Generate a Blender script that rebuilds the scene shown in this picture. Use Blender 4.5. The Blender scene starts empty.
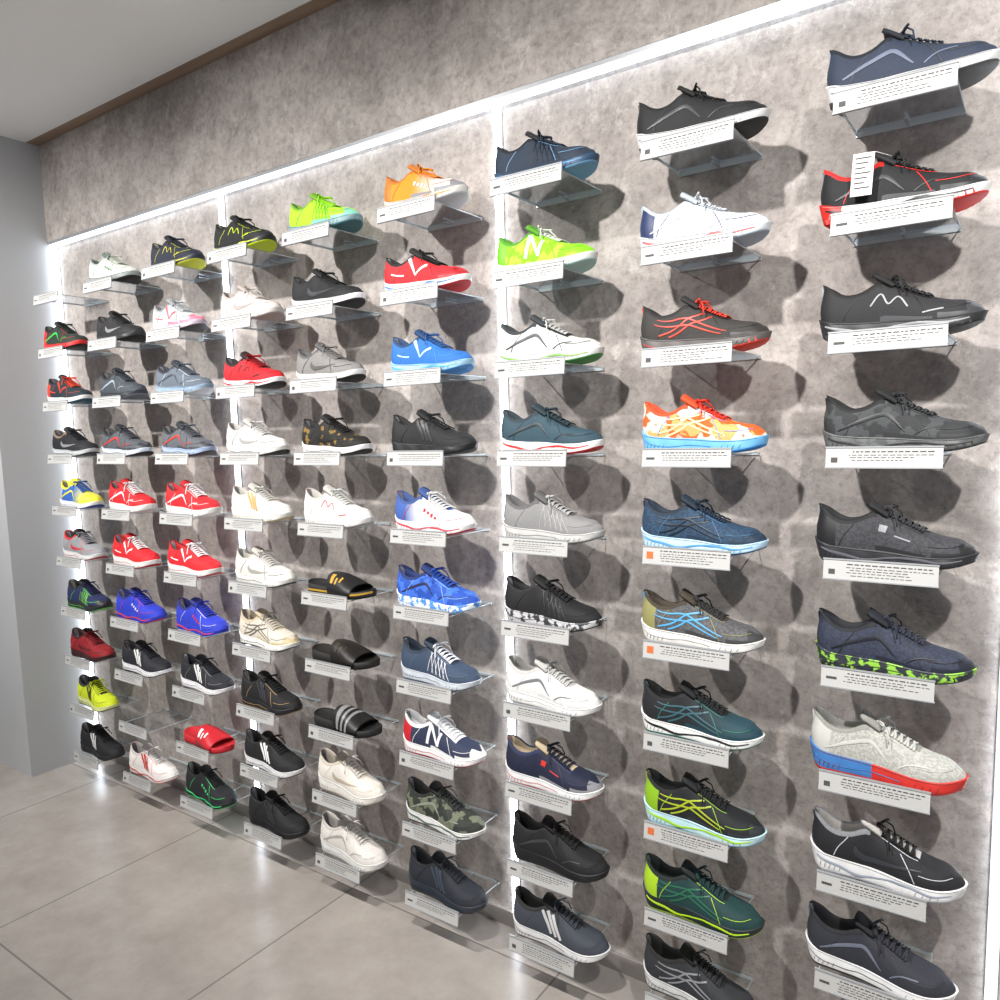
import bpy, bmesh, math, random
from mathutils import Vector, Matrix
random.seed(7)
scene = bpy.context.scene
scene.view_settings.view_transform = 'Standard'
scene.view_settings.look = 'None'
scene.view_settings.exposure = 0.0

# ---------------------------------------------------------------- helpers
def lin(h):
    if not isinstance(h, str): return (*h, 1)
    h = h.lstrip('#')
    if len(h) == 3: h = ''.join(c*2 for c in h)
    o = []
    for i in (0, 2, 4):
        c = int(h[i:i+2], 16)/255
        o.append(c/12.92 if c <= .04045 else ((c+.055)/1.055)**2.4)
    return (*o, 1)

def smooth(a, b, x):
    t = min(1, max(0, (x-a)/(b-a))); return t*t*(3-2*t)

def curve(xs, ys):
    n = len(xs)
    d = [(ys[i+1]-ys[i])/(xs[i+1]-xs[i]) for i in range(n-1)]
    m = [d[0]]+[(d[i-1]+d[i])/2 if d[i-1]*d[i] > 0 else 0 for i in range(1, n-1)]+[d[-1]]
    def f(x):
        if x <= xs[0]: return ys[0]
        if x >= xs[-1]: return ys[-1]
        for i in range(n-1):
            if x <= xs[i+1]:
                h = xs[i+1]-xs[i]; t = (x-xs[i])/h
                return ((2*t**3-3*t**2+1)*ys[i]+(t**3-2*t*t+t)*h*m[i]
                        + (-2*t**3+3*t*t)*ys[i+1]+(t**3-t*t)*h*m[i+1])
    return f

MATS = {}
def new_mat(key):
    m = bpy.data.materials.new(key); m.use_nodes = True
    nt = m.node_tree; b = nt.nodes['Principled BSDF']
    return m, nt, b

def fabric(c, c2=None, pat=None, c3=None, rough=.75, dots=True):
    key = f"fabric_{c}_{c2}_{pat}_{c3}"
    if key in MATS: return MATS[key]
    m, nt, b = new_mat(key.replace('#', ''))
    N, Lk = nt.nodes, nt.links
    tc = N.new('ShaderNodeTexCoord')
    col = None
    base = lin(c)
    if pat and c2:
        if pat == 'fade' or pat == 'fadeheel':
            sx = N.new('ShaderNodeSeparateXYZ'); Lk.new(tc.outputs['Object'], sx.inputs[0])
            mr = N.new('ShaderNodeMapRange')
            if pat == 'fade':
                mr.inputs[1].default_value = -.02; mr.inputs[2].default_value = .09
            else:
                mr.inputs[1].default_value = -.03; mr.inputs[2].default_value = -.09
            Lk.new(sx.outputs[0], mr.inputs[0]); fac = mr.outputs[0]
        else:
            no = N.new('ShaderNodeTexNoise')
            no.inputs['Scale'].default_value = {'camo': 28, 'splash': 45, 'patch': 20, 'knit': 160}[pat]
            no.inputs['Detail'].default_value = 2 if pat != 'splash' else 4
            Lk.new(tc.outputs['Object'], no.inputs['Vector'])
            cr = N.new('ShaderNodeValToRGB')
            cr.color_ramp.elements[0].position = .48 if pat != 'splash' else .56
            cr.color_ramp.elements[1].position = .52 if pat != 'splash' else .6
            Lk.new(no.outputs['Fac'], cr.inputs[0]); fac = cr.outputs[0]
        mx = N.new('ShaderNodeMix'); mx.data_type = 'RGBA'
        mx.inputs[6].default_value = base; mx.inputs[7].default_value = lin(c2)
        Lk.new(fac, mx.inputs[0]); col = mx.outputs[2]
        if c3:
            no2 = N.new('ShaderNodeTexNoise'); no2.inputs['Scale'].default_value = 26
            mp = N.new('ShaderNodeMapping'); mp.inputs['Location'].default_value = (3, 1, 2)
            Lk.new(tc.outputs['Object'], mp.inputs[0]); Lk.new(mp.outputs[0], no2.inputs['Vector'])
            cr2 = N.new('ShaderNodeValToRGB'); cr2.color_ramp.elements[0].position = .54; cr2.color_ramp.elements[1].position = .57
            Lk.new(no2.outputs['Fac'], cr2.inputs[0])
            mx2 = N.new('ShaderNodeMix'); mx2.data_type = 'RGBA'
            Lk.new(col, mx2.inputs[6]); mx2.inputs[7].default_value = lin(c3); Lk.new(cr2.outputs[0], mx2.inputs[0])
            col = mx2.outputs[2]
    vo = N.new('ShaderNodeTexVoronoi'); vo.inputs['Scale'].default_value = 330
    Lk.new(tc.outputs['Object'], vo.inputs['Vector'])
    mr2 = N.new('ShaderNodeMapRange'); mr2.inputs[1].default_value = 0; mr2.inputs[2].default_value = .5
    mr2.inputs[3].default_value = .55; mr2.inputs[4].default_value = 1.08
    Lk.new(vo.outputs['Distance'], mr2.inputs[0])
    mm = N.new('ShaderNodeMix'); mm.data_type = 'RGBA'; mm.blend_type = 'MULTIPLY'; mm.inputs[0].default_value = .7
    if col is not None: Lk.new(col, mm.inputs[6])
    else: mm.inputs[6].default_value = base
    Lk.new(mr2.outputs[0], mm.inputs[7])
    Lk.new(mm.outputs[2], b.inputs['Base Color'])
    bp = N.new('ShaderNodeBump'); bp.inputs['Strength'].default_value = .35; bp.inputs['Distance'].default_value = .001
    Lk.new(vo.outputs['Distance'], bp.inputs['Height']); Lk.new(bp.outputs[0], b.inputs['Normal'])
    b.inputs['Roughness'].default_value = rough
    MATS[key] = m; return m

def plain(c, rough=.5, key=None, c2=None, metal=0):
    k = f"{key or 'rubber'}_{c}_{c2}_{rough}"
    if k in MATS: return MATS[k]
    m, nt, b = new_mat(k.replace('#', ''))
    N, Lk = nt.nodes, nt.links
    tc = N.new('ShaderNodeTexCoord'); no = N.new('ShaderNodeTexNoise')
    no.inputs['Scale'].default_value = 60 if c2 else 90
    Lk.new(tc.outputs['Object'], no.inputs['Vector'])
    mx = N.new('ShaderNodeMix'); mx.data_type = 'RGBA'
    base = lin(c); mx.inputs[6].default_value = base
    if c2:
        cr = N.new('ShaderNodeValToRGB'); cr.color_ramp.elements[0].position = .49; cr.color_ramp.elements[1].position = .55
        Lk.new(no.outputs['Fac'], cr.inputs[0]); Lk.new(cr.outputs[0], mx.inputs[0]); mx.inputs[7].default_value = lin(c2)
    else:
        Lk.new(no.outputs['Fac'], mx.inputs[0]); mx.inputs[7].default_value = tuple(x*.88 for x in base[:3])+(1,)
    Lk.new(mx.outputs[2], b.inputs['Base Color'])
    b.inputs['Roughness'].default_value = rough; b.inputs['Metallic'].default_value = metal
    MATS[k] = m; return m

class MB:
    def __init__(s): s.v = []; s.f = []; s.m = []; s.slots = []; s.flat = set()
    def slot(s, mat):
        if mat not in s.slots: s.slots.append(mat)
        return s.slots.index(mat)
    def grid(s, P, mat, closed=False):
        b = len(s.v); n = len(P); k = len(P[0])
        for r in P: s.v.extend(r)
        for i in range(n-1):
            for j in range(k if closed else k-1):
                j2 = (j+1) % k
                s.f.append((b+i*k+j, b+(i+1)*k+j, b+(i+1)*k+j2, b+i*k+j2))
                s.m.append(s.slot(mat(i, j) if callable(mat) else mat))
    def tube(s, pts, r, mat, n=6, flat=1.0):
        pts = [Vector(p) for p in pts]; P = []
        for i, p in enumerate(pts):
            a = pts[max(0, i-1)]; c = pts[min(len(pts)-1, i+1)]
            t = (c-a).normalized() if (c-a).length > 1e-9 else Vector((1, 0, 0))
            up = Vector((0, 0, 1)) if abs(t.z) < .9 else Vector((1, 0, 0))
            e1 = t.cross(up).normalized(); e2 = t.cross(e1).normalized()
            P.append([tuple(p+e1*r*math.cos(2*math.pi*k/n)+e2*r*flat*math.sin(2*math.pi*k/n)) for k in range(n)])
        s.grid(P, mat, True)
        for row, b in ((P[0], 0), (P[-1], 1)):
            k = len(s.v)-len(P)*n if b == 0 else len(s.v)-n
            s.f.append(tuple(range(k, k+n))); s.m.append(s.slot(mat))
    def box(s, lo, hi, mat, rot=None, org=None):
        b = len(s.v); a = lo; c = hi
        vs = [(x, y, z) for x in (a[0], c[0]) for y in (a[1], c[1]) for z in (a[2], c[2])]
        if rot is not None:
            vs = [tuple(rot @ Vector(v)+Vector(org)) for v in vs]
        s.v.extend(vs)
        for q in ((0, 1, 3, 2), (4, 6, 7, 5), (0, 4, 5, 1), (2, 3, 7, 6), (0, 2, 6, 4), (1, 5, 7, 3)):
            s.f.append(tuple(b+i for i in q)); s.m.append(s.slot(mat)); s.flat.add(len(s.f)-1)
    def quad(s, pts, mat):
        b = len(s.v); s.v.extend(pts); s.f.append((b, b+1, b+2, b+3)); s.m.append(s.slot(mat)); s.flat.add(len(s.f)-1)
    def build(s, name, loc=(0, 0, 0), rotz=0, flat=False):
        me = bpy.data.meshes.new(name); me.from_pydata(s.v, [], s.f)
        for m in s.slots: me.materials.append(m)
        for i, p in enumerate(me.polygons):
            p.material_index = s.m[i]; p.use_smooth = (not flat) and (i not in s.flat)
        bm = bmesh.new(); bm.from_mesh(me); bmesh.ops.recalc_face_normals(bm, faces=bm.faces); bm.to_mesh(me); bm.free()
        ob = bpy.data.objects.new(name, me); scene.collection.objects.link(ob)
        ob.location = loc; ob.rotation_euler = (0, 0, rotz)
        return ob

# ---------------------------------------------------------------- shoe
L = .298
Wb = curve([0, .15, .35, .6, .73, .87, 1], [.036, .038, .037, .046, .0505, .047, .042])
def endf(u):
    r = 1
    if u < .11: r *= max(0, 1-((.11-u)/.11)**2)**.5
    if u > .78: r *= max(0, 1-((u-.78)/.22)**2.2)**.5
    return r
def wS(u): return Wb(u)*endf(u)
zB = curve([0, .05, .14, .6, .75, .9, 1], [.010, .003, 0, 0, .002, .009, .018])
zT0 = curve([0, .08, .25, .5, .7, .86, 1], [.050, .041, .035, .031, .027, .028, .036])
zC0 = curve([0, .05, .12, .2, .28, .36, .44], [.116, .108, .093, .086, .090, .103, .112])
zI0 = curve([.34, .42, .5, .6, .7, .8, .9, .96, 1], [.114, .110, .099, .084, .071, .062, .058, .054, .047])
def cen(u): return .004*math.sin(u*math.pi*1.3)

def make_shoe(m='#222', s='#eee', o='#222', a=None, lg=None, lc=None, li='#333', p=None, m2=None, m3=None,
              s2=None, split=0.5, h=None, t=None, sl=None, e=None, c=None, dz=0.0, tag=False, mar=None, st=None, lift=0, lug=False, ins='#77777a', loc=(0,0,0), rz=0):
    mb = MB()
    M = fabric(m, m2, p, m3); A = plain(a or m, .45, 'overlay')
    MS = plain(s, .5, 'foam', mar); OU = plain(o, .6); LC = plain(lc or m, .8, 'lace'); LI = fabric(li)
    H = plain(h, .5, 'overlay') if h else M
    T = plain(t, .5, 'overlay') if t else M
    E = plain(e, .5, 'overlay') if e else M
    C = fabric(c) if c else LI
    INS = fabric(ins)
    S2 = plain(s2, .5, 'foam') if s2 else MS
    zT = lambda u: zT0(u)+dz*(1-.3*u)
    zC = lambda u: zC0(u)+dz*.8+lift*.5
    zI = lambda u: zI0(u)+dz*.8
    def sole(u, hh, sd):
        k = curve([0, .1, .3, .6, .9, 1], [.93, .995, 1.03, 1.0, .98, .93])(hh)
        z = zB(u)+(zT(u)-zB(u))*hh
        x = (u-.5)*L+.010*(1-hh)*(1-smooth(0, .2, u))-.006*(1-hh)*smooth(.8, 1, u)
        wv = .0012*math.sin(u*38+hh*4)*(1 if .25 < hh < .8 else 0)
        return (x, cen(u)+sd*(wS(u)*k+wv*endf(u)), z)
    NU = 44
    us = [.5*(1-math.cos(math.pi*i/NU)) for i in range(NU+1)]
    us = [.75*a_+.25*(i/NU) for i, a_ in enumerate(us)]
    hs = [0, .08, .18, .4, .6, .8, .93, 1]
    P = []
    for u in us:
        row = [((sole(u, 0, 1)[0]), cen(u), zB(u))]
        row += [sole(u, hh, -1) for hh in hs]
        row += [((sole(u, 1, 1)[0]), cen(u), zT(u))]
        row += [sole(u, hh, 1) for hh in reversed(hs)]
        P.append(row)
    def smat(i, j):
        u = us[i]
        if j <= 2 or j >= 15: return OU
        if s2 and u < split: return S2
        return MS
    mb.grid(P, smat, True)
    def sec(u, tt, sd):
        W = wS(u)*.955; zt = zT(u)-.005; zc = zC(u); zi = zI(u)
        oo = 1-smooth(.36, .44, u); dp = smooth(.0, .045, u)
        yo = zo = 0
        if oo > 0:
            if tt <= .6:
                q = tt/.6; yo = W*(1+.05*math.sin(math.pi*q)-.22*q**1.8); zo = zt+(zc-zt)*q
            elif tt <= .7:
                q = (tt-.6)/.1; yo = max(0, W*.78-.008*q*dp); zo = zc+.003*math.sin(math.pi*q)
            else:
                q = (tt-.7)/.3; yb = max(0, W*.78-.008*dp); yo = yb*(1-q**3)
                zo = zc-(zc-(zt+.010))*dp*min(1, q*1.6)
        th = tt*math.pi/2
        e1 = .95-.30*smooth(.6, .85, u)
        yc = W*max(0, math.cos(th))**e1; z2 = zt+(zi-zt)*math.sin(th)**.85
        y = yo*oo+yc*(1-oo); z = zo*oo+z2*(1-oo)
        x = (u-.5)*L*.972+.001
        f = min(1.2, max(0, (z-zt)/.065)); hk = 1-smooth(0, .25, u)
        x += hk*(.010*f-.006*math.sin(math.pi*min(1, f))-.012*max(0, f-.55)**2*5*.5)
        x -= .012*smooth(.85, 1, u)*max(0, min(1, (z-zt)/.02))**1.5
        return (x, cen(u)+sd*y, z)
    ts = [0, .08, .17, .27, .37, .46, .54, .6, .65, .7, .76, .84, .92, 1]
    P = []
    for u in us:
        P.append([sec(u, q, -1) for q in ts]+[sec(u, q, 1) for q in reversed(ts[:-1])])
    nt_ = len(ts)
    TG = fabric(li)
    def umat(i, j):
        u = us[i]; jj = j if j < nt_-1 else 2*(nt_-1)-1-j
        q = ts[jj]
        if u < .385:
            if q >= .84: return INS
            if q >= .7: return LI
            if q >= .54: return C
            if u < .14 and q < .5: return H
            return M
        if u < .70:
            if q >= .80: return LI if u < .42 else TG
            if q >= .62: return E
            if q < .06 and t: return T
            return M
        if u > .90 and q < .75: return T
        if u > .72 and q < .16: return T
        return M
    mb.grid(P, umat)
    # tongue
    X = lambda u: (u-.5)*L*.972+.001
    tp = []
    for layer in (0, 1):
        for k in range(7):
            v = k/6
            bx = X(.47)*(1-v)+X(.34)*v; bz = (zI(.47)+.001)*(1-v)+(zI(.36)+.016)*v
            hw = .019+.006*v-(.006 if v > .95 else 0)
            ang = Vector((.45, 0, .89))*(0.003-.007*layer)
            tp.append([(bx+ang.x, hw*w, bz+ang.z-.007*w*w) for w in (-1, -.6, 0, .6, 1)])
    ring = []
    for k in range(7): ring.append(tp[k]+list(reversed(tp[7+k])))
    mb.grid(ring, TG, True)
    b = len(mb.v)-10; mb.f.append(tuple(range(b, b+10))); mb.m.append(mb.slot(TG))
    # laces
    def surf(u, q, sd, off):
        p0 = Vector(sec(u, q, sd)); p1 = Vector(sec(u+.01, q, sd)); p2 = Vector(sec(u, min(1, q+.02), sd))
        if q > .985: p2 = Vector(sec(u, q-.02, sd)); n = (p1-p0).cross(p0-p2)
        else: n = (p1-p0).cross(p2-p0)
        if n.length < 1e-12: n = Vector((0, 0, 1))
        n.normalize()
        if q > .9:
            if n.z < 0: n = -n
        elif n.y*sd < 0: n = -n
        return p0+n*off
    path = lambda ua, ub: [surf(ua+(ub-ua)*k/8, [.72, .8, .88, .95, 1, .95, .88, .8, .72][k], -1 if k <= 4 else 1, .0035) for k in range(9)]
    nl = 6
    for i in range(nl):
        u0 = .455+i*.041
        mb.tube(path(u0, u0+.022), .0029, LC, 5, .6)
        mb.tube(path(u0+.022, u0), .0029, LC, 5, .6)
    kx, kz = X(.45), zI(.45)+.005
    for sd in (-1, 1):
        lp = [(kx+.012*math.sin(math.pi*k/8)*1.2, sd*(.004+.028*math.sin(math.pi*k/8)**.8*(1 if k < 5 else .9)), kz+.008*math.sin(math.pi*k/8*1.0)-.014*(k/8 if k < 5 else (8-k)/8)+(.003 if k > 4 else 0)) for k in range(9)]
        mb.tube(lp, .0020, LC, 5)
        mb.tube([(kx, 0, kz+.002), (kx+.010, sd*.018, kz+.004), (kx+.022, sd*.032, kz-.010), (kx+.026, sd*.040, kz-.030)], .0018, LC, 5)
    mb.tube([(kx, -.006, kz), (kx, 0, kz+.003), (kx, .006, kz)], .005, LC, 6)
    # heel pull tab
    hx = sec(.004, .55, -1)
    mb.box((-.003, -.007, -.016), (.001, .007, .004), A if a else H, Matrix.Rotation(-.12, 3, 'Y'), (hx[0]-.001, 0, hx[2]))
    # outsole lugs
    if lug:
        for i in range(20):
            u = .07+i*.045
            if u > .93: break
            for sd in (-1, 1):
                q = sole(u, .05, sd)
                mb.box((-.0042, -.004, -.0000), (.0042, .004, .009), OU, Matrix.Rotation(.30*sd, 3, 'Y'), (q[0], q[1]-sd*.0018, q[2]+.0014))
    # ribbons
    def ribbon(pl, w, mat, off=.0011, fn=None, n=14):
        cu = curve([i for i in range(len(pl))], [q[0] for q in pl]); ct = curve([i for i in range(len(pl))], [q[1] for q in pl])
        ww = w if isinstance(w, (list, tuple)) else [w]*len(pl)
        cw = curve([i for i in range(len(pl))], ww)
        for sd in (-1, 1):
            pts = []
            for k in range(n+1):
                q = (len(pl)-1)*k/n
                pts.append((cu(q), ct(q), cw(q)))
            c3 = [surf(q[0], q[1], sd, off) for q in pts] if fn is None else [fn(q[0], q[1], sd) for q in pts]
            P = []
            for k in range(n+1):
                tg = (c3[min(n, k+1)]-c3[max(0, k-1)]).normalized()
                u_, q_ = pts[k][0], pts[k][1]
                if fn is None:
                    nn = (surf(u_, q_, sd, .004)-surf(u_, q_, sd, 0)).normalized()
                else: nn = Vector((0, sd, .1)).normalized()
                sv = nn.cross(tg).normalized()*pts[k][2]/2
                P.append([tuple(c3[k]-sv), tuple(c3[k]+nn*.0005), tuple(c3[k]+sv)])
            mb.grid(P, mat)
    def sfn(off):
        def f(u, hh, sd):
            q = sole(u, hh, sd); return Vector((q[0], q[1]+sd*off, q[2]))
        return f
    if sl:
        SLm = plain(sl, .45, 'overlay')
        ribbon([(.06, .72), (.2, .55), (.35, .35), (.5, .6), (.65, .75), (.8, .55), (.92, .6)], [.003, .006, .0045, .0035, .005, .004, .002], SLm, fn=sfn(.0014), n=26)
    else:
        SLm = plain(o if s2 is None else s2, .5)
        ribbon([(.05, .62), (.25, .42), (.45, .55), (.62, .5)], .0014, SLm, fn=sfn(.0012), n=18)
    # foam grooves
    GR = plain('#%02x%02x%02x' % tuple(int(int((s.lstrip('#')*2 if len(s) == 4 else s.lstrip('#'))[i:i+2], 16)*.62) for i in (0, 2, 4)), .6, 'groove')
    ribbon([(.04, .90), (.3, .88), (.6, .88), (.95, .88)], .0010, GR, fn=sfn(.0010), n=20)
    for i in range(5):
        u = .08+i*.035
        ribbon([(u, .28), (u+.012, .52)], .0014, GR, fn=sfn(.0012), n=3)
    for i in range(4):
        u = .70+i*.045
        ribbon([(u, .30), (u+.012, .60)], .0012, GR, fn=sfn(.0012), n=3)
    if lg == 'three':
        for i in range(3): ribbon([(.46+.055*i, .10), (.40+.05*i, .35), (.355+.05*i, .56)], .0085, A, n=8)
    elif lg == 'swoosh':
        ribbon([(.74, .45), (.58, .22), (.42, .13), (.33, .22), (.31, .36)], [.002, .007, .012, .014, .003], A, n=18)
    elif lg == 'cross':
        ribbon([(.18, .12), (.32, .25), (.45, .42), (.53, .60)], .0042, A)
        ribbon([(.26, .08), (.40, .22), (.52, .38), (.59, .58)], .0042, A)
        ribbon([(.14, .38), (.30, .30), (.48, .20), (.68, .12)], [.002, .004, .004, .002], A)
        ribbon([(.16, .50), (.32, .42), (.50, .30), (.72, .20)], [.002, .004, .004, .002], A)
    elif lg == 'n':
        ribbon([(.36, .12), (.40, .56)], .010, A, n=6); ribbon([(.40, .56), (.50, .12)], .008, A, n=8); ribbon([(.50, .12), (.53, .56)], .010, A, n=6)
    elif lg == 'zig':
        ribbon([(.34, .28), (.40, .42), (.45, .26), (.51, .44), (.57, .26)], .0030, A, n=24)
        ribbon([(.66, .16), (.78, .30)], .003, A, n=6)
    elif lg == 'web':
        for i in range(5):
            ribbon([(.42+.06*i, .08), (.46+.045*i, .62)], .0018, A, n=6)
            ribbon([(.50+.06*i, .08), (.44+.045*i, .62)], .0018, A, n=6)
    elif lg == 'dot':
        ribbon([(.42, .36), (.47, .37)], .014, A, n=6); ribbon([(.52, .30), (.62, .30)], .003, A, n=6)
    elif lg == 'vee':
        ribbon([(.36, .55), (.44, .14)], [.011, .004], A, n=8); ribbon([(.44, .14), (.58, .50)], [.004, .010], A, n=8)
        ribbon([(.15, .30), (.3, .22)], .004, A, n=6)
    elif lg == 'arc':
        ribbon([(.12, .12), (.25, .34), (.40, .36), (.54, .12)], [.003, .007, .008, .002], A, n=18)
        ribbon([(.60, .10), (.68, .30), (.78, .42)], .003, A, n=8)
    elif lg == 'word':
        for i, w in enumerate((.010, .008, .011, .007)):
            ribbon([(.44+i*.055, .30-.02*i), (.44+i*.055+.03, .30-.02*i)], w, A, n=4)
    SE = plain(st or (e or h or o), .5, 'overlay')
    ribbon([(.70, .06), (.66, .30), (.60, .58)], .0016, SE, n=10)
    ribbon([(.17, .06), (.20, .30), (.26, .54)], .0016, SE, n=10)
    ribbon([(.44, .66), (.54, .66), (.64, .66), (.71, .72)], .0016, SE, n=12)
    ribbon([(.72, .30), (.80, .34), (.88, .42), (.95, .55)], .0014, SE, n=10)
    if tag:
        W = plain('#e4e4e0', .6, 'card')
        R = Matrix.Rotation(.06, 3, 'Y')
        mb.box((-.019, -.0008, -.055), (.019, .0008, .022), W, R, (X(.30), -.050, .098))
        D = plain('#333333', .6, 'ink')
        for i in range(7): mb.box((-.014, -.0012, .012-.009*i), (.014-.005*(i % 3), -.0009, .0145-.009*i), D, R, (X(.30), -.050, .098))
        mb.tube([(X(.30), -.05, .120), (X(.36), -.03, .124), (X(.44), -.01, .116)], .0008, W, 4)
    return mb.build('running_shoe', loc, rz)

def make_sandal(m='#1a1a1a', a='#ffffff', s='#151515', three=False, gold=False, loc=(0,0,0), rz=0):
    mb = MB(); Sm = plain(s, .7, 'foam'); Mm = plain(m, .45, 'strap'); A = plain(a, .35, 'overlay')
    N = 36; us = [.6*.5*(1-math.cos(math.pi*i/N))+.4*i/N for i in range(N+1)]
    topc = curve([0, .1, .3, .5, .8, 1], [.040, .034, .030, .026, .024, .030])
    P = []
    for u in us:
        w = wS(u)*1.04; zb = zB(u)*.5; zt = topc(u)+.0; x = (u-.5)*L*.94
        P.append([(x, 0, zb), (x, -w*.95, zb), (x, -w, zb+.008), (x, -w*.98, zt), (x, -w*.9, zt+.001), (x, -w*.8, zt-.004), (x, 0, zt-.005), (x, w*.8, zt-.004),
                  (x, w*.9, zt+.001), (x, w*.98, zt), (x, w, zb+.008), (x, w*.95, zb)])
    mb.grid(P, lambda i, j: Sm, True)
    ring = []; uu = [.42+.40*i/14 for i in range(15)]
    def st(u, th, off):
        w = wS(u)*1.06+off; H = .056-.030*smooth(.42, .86, u)*1.0+.006*math.sin((u-.42)/.4*math.pi)
        return ((u-.5)*L*.94+.012*math.sin(th)*(-1 if u < .5 else 0), -w*math.cos(th), .014+(H+off)*max(0, math.sin(th))**.8)
    for u in uu:
        ring.append([st(u, math.pi*k/14, .0035) for k in range(15)]+[st(u, math.pi*(14-k)/14, -.001) for k in range(15)])
    mb.grid(ring, Mm, True)
    if three:
        for u0 in (.50, .575, .65):
            P = [[st(u0-.012, math.pi*k/14, .0045) for k in range(15)], [st(u0+.022, math.pi*k/14, .0045) for k in range(15)]]
            mb.grid(P, A)
    else:
        for u0, k0, k1 in ((.5, 2, 6), (.56, 2, 5), (.62, 3, 6)):
            P = [[st(u0-.01, math.pi*k/14, .0045) for k in range(k0, k1)], [st(u0+.016, math.pi*k/14, .0045) for k in range(k0, k1)]]
            mb.grid(P, A)
    if gold:
        P = []
        for u in us:
            w = wS(u)*1.04; x = (u-.5)*L*.94
            P.append([(x, -w-.0006, zB(u)*.5+.012), (x, -w-.0006, zB(u)*.5+.018)])
        mb.grid(P, A)
    return mb.build('slide_sandal', loc, rz)

# ---------------------------------------------------------------- room materials
def concrete():
    m, nt, b = new_mat('concrete_wallpaper'); N, Lk = nt.nodes, nt.links
    tc = N.new('ShaderNodeTexCoord')
    def noise(sc, det, rough=.6, dist=0, loc=(0, 0, 0), scl=(1, 1, 1)):
        mp = N.new('ShaderNodeMapping'); mp.inputs['Location'].default_value = loc; mp.inputs['Scale'].default_value = scl
        Lk.new(tc.outputs['Object'], mp.inputs[0])
        n = N.new('ShaderNodeTexNoise'); n.inputs['Scale'].default_value = sc; n.inputs['Detail'].default_value = det
        n.inputs['Roughness'].default_value = rough; n.inputs['Distortion'].default_value = dist
        Lk.new(mp.outputs[0], n.inputs['Vector']); return n
    a = noise(2.6, 8, .65, .3); c = noise(7, 12, .78, .4, (5, 2, 1)); d = noise(50, 6, .8, 0, (1, 7, 3)); f = noise(11, 10, .82, .5, (9, 1, 4), (1, 1, .8))
    def ramp(n, p0, p1, c0, c1):
        cr = N.new('ShaderNodeValToRGB'); cr.color_ramp.elements[0].position = p0; cr.color_ramp.elements[1].position = p1
        cr.color_ramp.elements[0].color = lin(c0); cr.color_ramp.elements[1].color = lin(c1)
        Lk.new(n.outputs['Fac'], cr.inputs[0]); return cr
    def mixc(x, y, fac, mode='MULTIPLY'):
        mx = N.new('ShaderNodeMix'); mx.data_type = 'RGBA'; mx.blend_type = mode; mx.inputs[0].default_value = fac
        Lk.new(x, mx.inputs[6]); Lk.new(y, mx.inputs[7]); return mx
    cr = ramp(a, .32, .68, '#aca7a4', '#c8c3bf')
    cr2 = ramp(c, .40, .59, '#bcb7b4', '#efebe8')
    mx = mixc(cr.outputs[0], cr2.outputs[0], .85)
    cr3 = ramp(f, .55, .61, '#000000', '#ffffff')
    mf = N.new('ShaderNodeMath'); mf.operation = 'MULTIPLY'; mf.inputs[1].default_value = .32; Lk.new(cr3.outputs[0], mf.inputs[0])
    mx2 = N.new('ShaderNodeMix'); mx2.data_type = 'RGBA'; Lk.new(mf.outputs[0], mx2.inputs[0])
    Lk.new(mx.outputs[2], mx2.inputs[6]); mx2.inputs[7].default_value = lin('#d6d2ce')
    cr4 = ramp(d, .34, .52, '#b4b0ae', '#ffffff')
    mx3 = mixc(mx2.outputs[2], cr4.outputs[0], .65)
    Lk.new(mx3.outputs[2], b.inputs['Base Color']); b.inputs['Roughness'].default_value = .7
    bp = N.new('ShaderNodeBump'); bp.inputs['Strength'].default_value = .15; bp.inputs['Distance'].default_value = .003
    Lk.new(c.outputs['Fac'], bp.inputs['Height']); Lk.new(bp.outputs[0], b.inputs['Normal'])
    return m
def paint(name, c, rough=.6, var=.06):
    m, nt, b = new_mat(name); N, Lk = nt.nodes, nt.links
    n = N.new('ShaderNodeTexNoise'); n.inputs['Scale'].default_value = 3; tc = N.new('ShaderNodeTexCoord')
    Lk.new(tc.outputs['Object'], n.inputs['Vector'])
    mx = N.new('ShaderNodeMix'); mx.data_type = 'RGBA'; base = lin(c)
    mx.inputs[6].default_value = base; mx.inputs[7].default_value = tuple(x*(1-var*2) for x in base[:3])+(1,)
    Lk.new(n.outputs['Fac'], mx.inputs[0]); Lk.new(mx.outputs[2], b.inputs['Base Color']); b.inputs['Roughness'].default_value = rough
    return m
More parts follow.
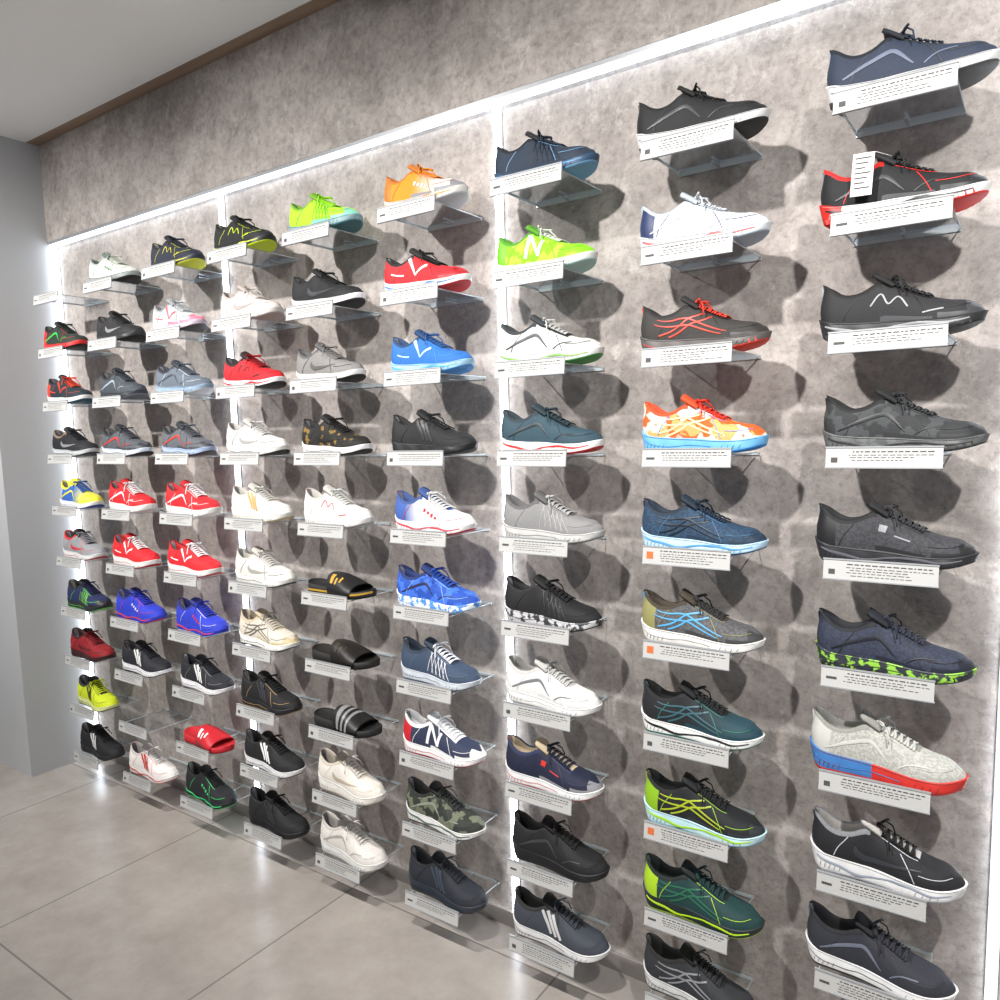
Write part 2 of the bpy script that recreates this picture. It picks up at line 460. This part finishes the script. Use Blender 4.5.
def tiles():
    m, nt, b = new_mat('floor_tiles'); N, Lk = nt.nodes, nt.links
    tc = N.new('ShaderNodeTexCoord')
    br = N.new('ShaderNodeTexBrick'); br.offset = 0; br.inputs['Scale'].default_value = 1
    br.inputs['Brick Width'].default_value = .8; br.inputs['Row Height'].default_value = .8; br.inputs['Mortar Size'].default_value = .003
    br.inputs['Color1'].default_value = (1, 1, 1, 1); br.inputs['Color2'].default_value = (.93, .93, .93, 1); br.inputs['Mortar'].default_value = (.5, .5, .5, 1)
    mp = N.new('ShaderNodeMapping'); mp.inputs['Location'].default_value = (.25, .13, 0)
    Lk.new(tc.outputs['Object'], mp.inputs[0]); Lk.new(mp.outputs[0], br.inputs['Vector'])
    n = N.new('ShaderNodeTexNoise'); n.inputs['Scale'].default_value = 5; n.inputs['Detail'].default_value = 9; n.inputs['Roughness'].default_value = .7; Lk.new(tc.outputs['Object'], n.inputs['Vector'])
    cr = N.new('ShaderNodeValToRGB'); cr.color_ramp.elements[0].position = .3; cr.color_ramp.elements[1].position = .7
    cr.color_ramp.elements[0].color = lin('#968f89'); cr.color_ramp.elements[1].color = lin('#afa8a1'); Lk.new(n.outputs['Fac'], cr.inputs[0])
    mx = N.new('ShaderNodeMix'); mx.data_type = 'RGBA'; mx.blend_type = 'MULTIPLY'; mx.inputs[0].default_value = 1
    Lk.new(cr.outputs[0], mx.inputs[6]); Lk.new(br.outputs['Color'], mx.inputs[7]); Lk.new(mx.outputs[2], b.inputs['Base Color'])
    b.inputs['Roughness'].default_value = .25
    return m
def wood():
    m, nt, b = new_mat('wood_soffit'); N, Lk = nt.nodes, nt.links
    tc = N.new('ShaderNodeTexCoord'); mp = N.new('ShaderNodeMapping'); mp.inputs['Scale'].default_value = (1, 14, 14)
    Lk.new(tc.outputs['Object'], mp.inputs[0]); n = N.new('ShaderNodeTexNoise'); n.inputs['Scale'].default_value = 3; n.inputs['Detail'].default_value = 6
    Lk.new(mp.outputs[0], n.inputs['Vector']); cr = N.new('ShaderNodeValToRGB')
    cr.color_ramp.elements[0].color = lin('#8a6a54'); cr.color_ramp.elements[1].color = lin('#b49a84'); Lk.new(n.outputs['Fac'], cr.inputs[0])
    Lk.new(cr.outputs[0], b.inputs['Base Color']); b.inputs['Roughness'].default_value = .5
    return m
def emis(name, c, s):
    m = bpy.data.materials.new(name); m.use_nodes = True; nt = m.node_tree; nt.nodes.clear()
    e = nt.nodes.new('ShaderNodeEmission'); e.inputs[0].default_value = (*c, 1); e.inputs[1].default_value = s
    o = nt.nodes.new('ShaderNodeOutputMaterial'); nt.links.new(e.outputs[0], o.inputs[0]); return m
def acrylic():
    m = bpy.data.materials.new('clear_acrylic'); m.use_nodes = True; nt = m.node_tree; nt.nodes.clear()
    t = nt.nodes.new('ShaderNodeBsdfTransparent'); t.inputs[0].default_value = (.93, .95, .96, 1)
    g = nt.nodes.new('ShaderNodeBsdfGlossy'); g.inputs['Roughness'].default_value = .12; g.inputs[0].default_value = (.9, .95, 1, 1)
    lw = nt.nodes.new('ShaderNodeLayerWeight'); lw.inputs[0].default_value = .06
    mx = nt.nodes.new('ShaderNodeMixShader'); nt.links.new(lw.outputs['Fresnel'], mx.inputs[0]); nt.links.new(t.outputs[0], mx.inputs[1]); nt.links.new(g.outputs[0], mx.inputs[2])
    o = nt.nodes.new('ShaderNodeOutputMaterial'); nt.links.new(mx.outputs[0], o.inputs[0]); return m

CON = concrete(); GREY = paint('grey_painted_panel', '#bcbec0', .5); FL = tiles(); WD = wood(); WHT = paint('white_ceiling_paint', '#fafaf8', .7, .01)
LED = emis('led_strip_light', (.84, .91, 1.0), 13.0)
LEDH = emis('led_header_strip_light', (.84, .91, 1.0), 5.0)
ACR = acrylic()

def slab(name, lo, hi, mat):
    mb = MB(); mb.box(lo, hi, mat); return mb.build(name, flat=True)

XL, XR, ZC = -3.745, 1.30, 2.86
slab('floor', (-6, -5, -.1), (XR, .0, 0), FL)
slab('wall_back', (XL, 0, 0), (XR, .12, ZC), CON)
slab('wall_left', (-6, -.31, 0), (XL, .12, ZC), GREY)
slab('trim_header', (XL, -.035, 2.44), (XR, 0, ZC), CON)
slab('trim_wood_soffit', (-6, -.09, ZC), (XR, .12, ZC+.05), WD)
slab('ceiling', (-6, -5, ZC), (XR, -.09, ZC+.1), WHT)
slab('baseboard_back', (XL, -.012, 0), (XR, 0, .05), paint('baseboard_paint', '#8e8985', .5))

# LED strips
ALU = plain('#c9ccd0', .35, 'aluminium', None, .8)
for i, x in enumerate((-3.728, -2.50, -1.262, -.032, 1.2)):
    mb = MB(); mb.box((x-.012, -.004, .052), (x+.012, -.0, 2.415), ALU); mb.box((x-.008, -.014, .052), (x+.008, -.004, 2.415), LED)
    mb.build('led_light_strip', flat=True)
mb = MB(); mb.box((XL+.005, -.034, 2.428), (XR, -.002, 2.44), ALU); mb.box((XL+.005, -.030, 2.418), (XR, -.012, 2.428), LEDH)
mb.build('led_header_light', flat=True)

# ---------------------------------------------------------------- display shelf
LAB = paint('label_white_plastic', '#bdbdbb', .5, .02); INK = plain('#4c4a4a', .7, 'ink'); FRM = plain('#9da0a3', .4, 'holder')
EDG = plain('#b9c0c3', .25, 'acrylic_edge'); ORG = plain('#d8703a', .5, 'sticker')
def make_shelf(loc, seed, sticker=False):
    r = random.Random(seed); mb = MB()
    w = .100
    mb.quad([(-w, -.205, 0), (w, -.205, 0), (w, -.004, 0), (-w, -.004, 0)], ACR)
    for sx in (-w, w-.0018): mb.box((sx, -.208, -.003), (sx+.0018, -.004, -.0003), EDG)
    mb.box((-w, -.2085, -.003), (w, -.206, -.0003), EDG)
    mb.box((-w, -.0040, -.008), (w, -.0005, -.0003), EDG)
    mb.box((-.003, -.05, -.007), (.003, 0, -.0035), ALU)
    R = Matrix.Rotation(-.12, 3, 'X'); O = (0, -.2115, -.006)
    hh_ = .0205
    mb.box((-w-.002, -.004, -hh_), (w+.002, 0, hh_), LAB, R, O)
    mb.box((-w-.003, -.0055, hh_-.002), (w+.003, .0, hh_+.001), FRM, R, O); mb.box((-w-.003, -.0055, -hh_-.001), (w+.003, .0, -hh_+.0015), FRM, R, O)
    x = -w+.008
    if sticker: mb.box((x, -.0048, -.008), (x+.016, -.0041, .008), ORG, R, O)
    elif r.random() < .35: mb.box((x, -.0046, -.010), (x+.012, -.0041, .000), INK, R, O)
    else: mb.box((x, -.0046, -.004), (x+.020, -.0041, .001), INK, R, O)
    for row, (z, hh) in enumerate(((.010, .0026), (.004, .0015), (-.001, .0015), (-.006, .0014), (-.012, .0014))):
        if row == 4 and r.random() < .5: continue
        x = -w+.040+r.random()*.01
        while x < w-.012 - (0.06*r.random() if row > 1 else 0):
            ww = .003+r.random()*.008
            mb.box((x, -.0046, z), (min(w-.006, x+ww), -.0041, z+hh*.8), INK, R, O); x += ww+.0028
    return mb.build('display_shelf', loc, 0, flat=True)

K = '#15161a'; DK = '#1d2026'
RED = '#cf1420'; W = '#e4e4e0'
G = {}
def c(col, row, **kw): G[(col, row)] = kw
# col 1
c(1,1,m='#1c2a24',s='#e03030',o='#111',a='#37c24a',lg='arc',h='#c8262c',li='#111')
c(1,2,m='#14262e',s='#e8e8e8',o='#18546a',a='#e2402c',lg='vee',h='#d5402c',li='#1a2a30',lc='#e0482e')
c(1,3,m='#17191e',s='#bfc3c6',o='#333',a='#8a8d90',lg='swoosh',c='#7d6a58',li='#222')
c(1,4,m='#2f5fb0',m2='#d8d23a',p='fade',s='#f0f0f0',o='#2a4fa0',a='#e8e43a',lg='arc',h='#a8b0b8',li='#d8d23a')
c(1,5,m='#8e9094',s='#dedede',o='#c8242c',a='#d0323a',lg='swoosh',li='#1b1b1b',c='#c02028')
c(1,6,m='#1a2450',s='#20242a',o='#6ce04a',a='#8be04a',lg='web',li='#151515',t=K)
c(1,7,m='#8a121c',s='#40141a',o='#222',a='#5a0c14',lg='swoosh',li='#300')
c(1,8,m='#c6d61e',s='#dfe6a0',o='#222',a='#2a2a20',lg='three',li='#2a2a2a')
c(1,9,m=K,s='#26282c',o='#111',a='#d8d8d8',lg='three',li='#111')
# col 2
c(2,0,m='#c9cec2',s='#8a9090',o='#222',a='#5a8a70',lg='word',li='#5b6a66',c='#9aa6a0')
c(2,1,m='#191a1d',s='#2a2b2e',o='#111',a='#8a8a8a',lg='swoosh',li='#111')
c(2,2,m='#3a4048',s='#30343a',o='#6f7680',a='#9aa4b0',lg='arc',li='#1b1e22')
c(2,3,m='#4a4e54',s='#c9d4e2',o='#222',a='#c8362c',lg='arc',li='#202226',t='#33363b')
c(2,4,m='#c81822',s=W,o=W,a='#f0f0f0',lg='arc',li='#b01018',lc='#e8e8e8',dz=.004)
c(2,5,m='#d01a24',s=W,o='#c01018',a='#f0f0f0',lg='vee',li='#b01018',lc='#f0f0f0',dz=.004)
c(2,6,m='#2436b8',s='#2a3cc0',o='#c8302c',a='#d8d8f0',lg='word',li='#1a2470',sl='#d84038')
c(2,7,m='#1b1d24',s='#e8e8ea',o='#222',a='#e8e8e8',lg='three',li='#14161c')
c(2,9,m='#e4e0dc',s='#f0ece8',o='#c8382c',a='#c8382c',lg='three',li='#c0b8b4',sl='#d04434')
# col 3
c(3,0,m='#1a2030',s='#2a3040',o='#c8d028',a='#c8c02a',lg='zig',li='#16181f',sl='#c8c02a')
c(3,1,m='#b4b8bb',s='#c8b8c8',o='#444',a='#e0505c',lg='vee',li='#8a8c90',t='#e07a90')
c(3,2,m='#5a6470',s='#88a0b8',o='#d8dce0',a='#39414d',lg='arc',li='#2a2f38')
c(3,3,m='#54585e',s='#9fb0d0',o='#2b2e33',a='#c8362c',lg='arc',li='#202226',t='#3d4046')
c(3,4,m='#c81822',s=W,o=W,a='#f0f0f0',lg='arc',li='#b01018',lc='#e8e8e8',dz=.004)
c(3,5,m='#d01a24',s=W,o='#c01018',a='#f0f0f0',lg='vee',li='#b01018',lc='#f0f0f0',dz=.004)
c(3,6,m='#2436b8',s='#2a3cc0',o='#e0e0ea',a='#c8302c',lg='word',li='#1a2470',sl='#d84038')
c(3,7,m='#1b1d24',s='#ececee',o='#888888',a='#e8e8e8',lg='three',li='#14161c')
c(3,9,m='#14171c',s='#1c2024',o='#3ad878',a='#48d080',lg='word',li='#111',sl='#48e088')
# col 4
c(4,0,m='#16181a',s='#1d2020',o='#c8e028',a='#c8e028',lg='zig',li='#111',sl='#c8e028')
c(4,1,m='#c8beba',s='#d4ceca',o='#b8b0ac',a='#aaa09c',lg='swoosh',li='#a89c98',lc='#d8d0cc')
c(4,2,m='#c41420',s='#e8e8e8',o='#1a1a1a',a='#1a1a1a',lg='zig',li='#1a1012',lc='#a01018',sl='#c41420')
c(4,3,m='#d0cecb',s='#dcdbd8',o='#222',a='#a8a6a2',lg='swoosh',li='#b4b1ac')
c(4,4,m='#d4d2cc',s='#dcdbd6',o='#d8c8a0',a='#c9a25c',lg='three',li='#b8b4ac')
c(4,5,m='#d4d1cc',s='#dfdeda',o='#2a2a2a',a='#a8a49c',lg='swoosh',li='#b8b4ac')
c(4,6,m='#cdc6b8',s='#efeeea',o='#2f2f2f',a='#6a665c',lg='cross',li='#b8aa90',t='#c8b890')
c(4,7,m='#121216',s='#1b1b20',o='#b09060',a='#38383e',lg='three',li='#111')
c(4,8,m='#16171a',s='#e6e6e6',o='#222',a='#f0f0f0',lg='three',li='#111')
c(4,9,m='#131417',s='#17181b',o='#101010',a='#2c2e33',lg='three',li='#111')
# col 5
c(5,0,m='#9ae01e',s='#7a9aa0',o='#3a6a70',a='#5ab01a',lg='web',li='#6a9a20',t='#80c8b0')
c(5,1,m='#141518',s='#e8e8ea',o='#222',a='#3a3b40',lg='swoosh',li='#111')
c(5,2,m='#7c7a78',s='#dcdad6',o='#1f1f1f',a='#5a5856',lg='swoosh',li='#555')
c(5,3,m='#14130f',m2='#7a5e26',p='splash',s='#ececec',o='#222',a='#1c1a14',lg='swoosh',li='#111')
c(5,4,m='#d4d4d0',s='#e0e0de',o='#c8c0b8',a='#c8303a',lg='zig',li='#b4b0aa')
c(5,8,m='#dad5cc',s='#e7e4de',o='#dcd4c4',a='#b8ac98',lg='swoosh',li='#bfb6a8',dz=.006)
c(5,9,m='#d6d2cc',s='#e4e3e0',o='#c8c6c2',a='#a8a49e',lg='arc',li='#b8b4ae',dz=.004)
# col 6
c(6,0,m='#e08418',m2='#c4c4c4',p='fade',s='#d4d0cc',o='#b8bcc0',a='#f0f0f0',lg='word',li='#b86820',t='#858587',h='#c07018',sl='#e08820')
c(6,1,m='#c81a24',s='#f0f0f0',o='#c01820',a='#f0f0f0',lg='vee',li='#1a1a1a',c='#1a1a1a',e='#1a1a1a',lc='#1a1a1a',t='#b01018',sl='#3a6ab0')
c(6,2,m='#2464ae',s='#98c0da',o='#3a8ad0',a='#a8d0ea',lg='vee',li='#1a3a60',lc='#2a5a98',sl='#4aa0e0')
c(6,3,m='#17181a',s='#1d1e20',o='#111',a='#2c2d30',lg='three',li='#111')
c(6,4,m='#dcdcda',m2='#3a5aa0',p='fadeheel',s='#e4e4e4',o='#c8303a',a='#c8303a',lg='word',li='#334a80',sl='#c84050')
c(6,5,m='#1d4aa8',m2='#3a6ad0',p='camo',s='#e8eef4',o='#8ab4e0',a='#2a2a4a',lg='arc',li='#152a60',mar='#4a8ad8')
c(6,6,m='#34445a',s='#c8ced6',o='#5a6a80',a='#e8e8ec',lg='web',li='#232f40',lc='#e8e8ec')
c(6,7,m='#28304a',s='#f0f0f0',o='#c8303a',a='#f0f0f0',lg='n',li='#d8d8d8',h='#c8202c',e='#e8e8e8',lc='#f0f0f0',t='#e0e0e0')
c(6,8,m='#2a2f2a',m2='#6a705c',p='camo',s='#e8e8e6',o='#3a3a3a',a='#8a9080',lg='arc',li='#1b1d1b',sl='#5a6a60')
c(6,9,m='#20252e',s='#2b323d',o='#181c22',a='#39424f',lg='three',li='#14171c')
# col 7
c(7,0,m='#1d2a3a',s='#2f4a66',o='#6a98c0',a='#0f141c',lg='web',li='#12161e',sl='#4a88b8')
c(7,1,m='#7cd010',m2='#a0dc38',p='camo',s='#dcdeda',o='#a8c8c0',a='#e0e4d8',lg='n',li='#4a8a1a',lc='#dae0d0',h='#6ab818')
c(7,2,m='#c6c6c3',s='#dcdcda',o='#4a9a4a',a='#3f4246',lg='arc',li='#2f3336',e='#2a2d30',sl='#78a850')
c(7,3,m='#2a4450',s='#f0efec',o='#c8282c',a='#1b2a32',lg='arc',li='#203038',e='#1b2a32',dz=.002,lc='#2a4048',sl='#c8282c')
c(7,4,m='#828282',s='#c0c0be',o='#8c8c8c',a='#a6a6a6',lg='web',li='#5a5a5a',lc='#b8b8b8')
c(7,5,m='#121316',s='#c4c4c6',o='#111',a='#2b2d31',lg='web',li='#0f0f10',mar='#3a3b3f')
c(7,6,m='#dcdcda',s='#e6e6e4',o='#c4c2be',a='#7a7c80',lg='arc',li='#b8b6b2',t='#d4d4d2',lc='#c8c8c6')
c(7,7,m='#161c34',s='#e8e8e8',o='#c8342c',a='#c8342c',lg='dot',li='#b8a88c',t='#8a8a90',c='#20284a',e='#2a3050')
c(7,8,m='#131416',s='#1c1d20',o='#111',a='#3a3b3e',lg='arc',li='#0f0f10')
c(7,9,m='#3a3f48',s='#e4e4e4',o='#444',a='#c8c8c8',lg='three',li='#222')
# col 8
c(8,0,m='#17181b',s='#d0d0d0',o='#222',a='#3a3b3f',lg='arc',li='#111')
c(8,1,m='#ccd0d4',s='#d4dade',o='#a8b4c0',a='#a8b0b8',lg='arc',li='#a8b0ba',h='#20305a',sl='#d06060')
c(8,2,m='#302e2c',s='#5a5654',o='#d83a28',a='#b83a28',lg='cross',li='#1f1e1d',lc='#d83a28',t='#2d2b2a',e='#262524',lug=True)
c(8,3,m='#e05a1c',m2='#dcdad4',m3='#c8a060',p='patch',s='#6aaede',o='#2f86d0',a='#f0d8a0',lg='cross',li='#d04820',lc='#d83018',dz=.006)
c(8,4,m='#23415c',m2='#1c3248',p='knit',s='#b8d8ee',o='#3a6a90',a='#10202e',lg='cross',li='#142434',sl='#5a98c8',lc='#16283a',t='#1b3044')
c(8,5,m='#4a4a4c',m2='#5a5a5c',p='knit',s='#e0deda',o='#9a9a98',a='#58a8d8',lg='cross',li='#3a3226',t='#3a3a3c',h='#8f8c58',lc='#2a2a2c')
c(8,6,m='#16181c',m2='#20404a',p='fade',s='#e8eae8',o='#2a7a68',a='#39606a',lg='cross',li='#101214',sl='#1b1e22',t='#1a3c48')
c(8,7,m='#14171a',s='#bfe0e8',o='#7ac0e0',a='#a8b828',lg='cross',li='#101214',sl='#a8d82a',t='#2a3034',h='#8ab820')
c(8,8,m='#143838',s='#1f2a2a',o='#b8e028',a='#2a6a50',lg='cross',li='#101a1a',sl='#b8e028',h='#a8d028')
c(8,9,m='#2a2c30',s='#d8d8d8',o='#333',a='#8a8c90',lg='cross',li='#1a1a1a')
# col 9
c(9,0,m='#2a3446',s='#d4d4d4',o='#444',a='#6a7488',lg='arc',li='#181d26')
c(9,1,m='#141518',s='#e0e0e0',o='#d8241c',a='#2a2b2e',lg='arc',li='#1a1a1c',c='#d0201c',lc='#1a1a1c',tag=True,s2='#d8241c',split=.16,t='#222327',sl='#1b1c20',lug=True)
c(9,2,m='#1e1f22',s='#26282b',o='#1c1d1f',a='#9a9c9e',lg='zig',li='#111',t='#37393c',sl='#8a8c8e',e='#141416',lug=True)
c(9,3,m='#2a2c2e',m2='#3f4244',p='camo',s='#5c5e5e',o='#2a2b2c',a='#18191b',lg='arc',li='#131415',sl='#2a2b2c',t='#232527',mar='#4c4e50',lug=True)
c(9,4,m='#2f2f33',m2='#3a3a3f',p='knit',s='#26272b',o='#1b1c1e',a='#8a8c92',lg='dot',li='#161719',t='#1b1c1f',h='#1b1c1f',sl='#55565c',lug=True)
c(9,5,m='#252a3a',m2='#2c3448',p='knit',s='#2a3038',o='#16181a',a='#151922',lg='arc',li='#14171f',mar='#8ac040',t='#1b202d',lug=True)
c(9,6,m='#b5b5ae',m2='#a4a49e',p='knit',s='#c83028',o='#d03a30',a='#c9c9c2',lg='arc',li='#8c8c86',s2='#3f78b8',split=.42,lc='#c6c6c0',dz=.008,h='#c8c8c2',e='#c2c2bc')
c(9,7,m='#17181c',s='#e4e4e4',o='#c8ccd4',a='#33353a',lg='swoosh',li='#b4b2ae',c='#7a7c80',dz=.006,sl='#9aa2b0',lc='#111')
c(9,8,m='#2a2c34',s='#ececec',o='#333',a='#6a7080',lg='arc',li='#1a1a1e')
SAND = {(3,8): dict(m='#c8202c', s='#c01c28', a='#f0f0f0', three=False), (5,5): dict(gold=True, a='#c09838'),
        (5,6): dict(m='#1a1612', s='#161310', a='#3a3026'), (5,7): dict(three=True, a='#8a8a8a')}

CX = {1: -3.41, 2: -3.0, 3: -2.585, 4: -2.19, 5: -1.81, 6: -1.41, 7: -1.025, 8: -.62, 9: -.225}
rr = random.Random(3)
for col in range(1, 10):
    for row in range(0, 10):
        x = CX[col]; z = 1.97-.2235*(row-1)-.058+.004
        make_shelf((x-.018, 0, z), col*20+row, (col, row) in ((8, 4), (8, 5), (8, 7)))
        jx = rr.uniform(-.008, .008); rz = rr.uniform(-.06, .04)
        pos = (x+jx, -.148+rr.uniform(-.006, .004), z+.001)
        if (col, row) in SAND: make_sandal(loc=pos, rz=rz, **SAND[(col, row)])
        elif (col, row) in G: make_shoe(loc=pos, rz=rz, **G[(col, row)])

# ---------------------------------------------------------------- lights
for i, x in enumerate((-3.45, -2.15, -.85, .45)):
    ld = bpy.data.lights.new('track_spotlight', 'SPOT'); ld.energy = 215; ld.spot_size = math.radians(100); ld.spot_blend = 1.0
    ld.shadow_soft_size = .035; ld.color = (1, .972, .945)
    ob = bpy.data.objects.new('track_spotlight', ld); scene.collection.objects.link(ob)
    ob.location = (x, -1.65, 2.74)
    d = Vector((x, 0, 1.2))-ob.location; ob.rotation_euler = d.to_track_quat('-Z', 'Y').to_euler()
w = bpy.data.worlds.new('world'); scene.world = w; w.use_nodes = True
w.node_tree.nodes['Background'].inputs[0].default_value = (.94, .96, 1, 1); w.node_tree.nodes['Background'].inputs[1].default_value = .30

# ---------------------------------------------------------------- camera
cd = bpy.data.cameras.new('camera'); cam = bpy.data.objects.new('camera', cd); scene.collection.objects.link(cam)
dl = Vector((-1112, 57, -770)).normalized(); dn = Vector((175, -6983, -770)).normalized()
Xw = -dl; Zw = -dn; Yw = Zw.cross(Xw).normalized(); Zw = Xw.cross(Yw)
R = Matrix((Xw, Yw, Zw))
cam.matrix_world = Matrix.Translation((0, -1.85, 1.53)) @ R.to_4x4()
cd.sensor_width = 36; cd.lens = 36*.770; cd.shift_y = .017; cd.clip_start = .05
scene.camera = cam
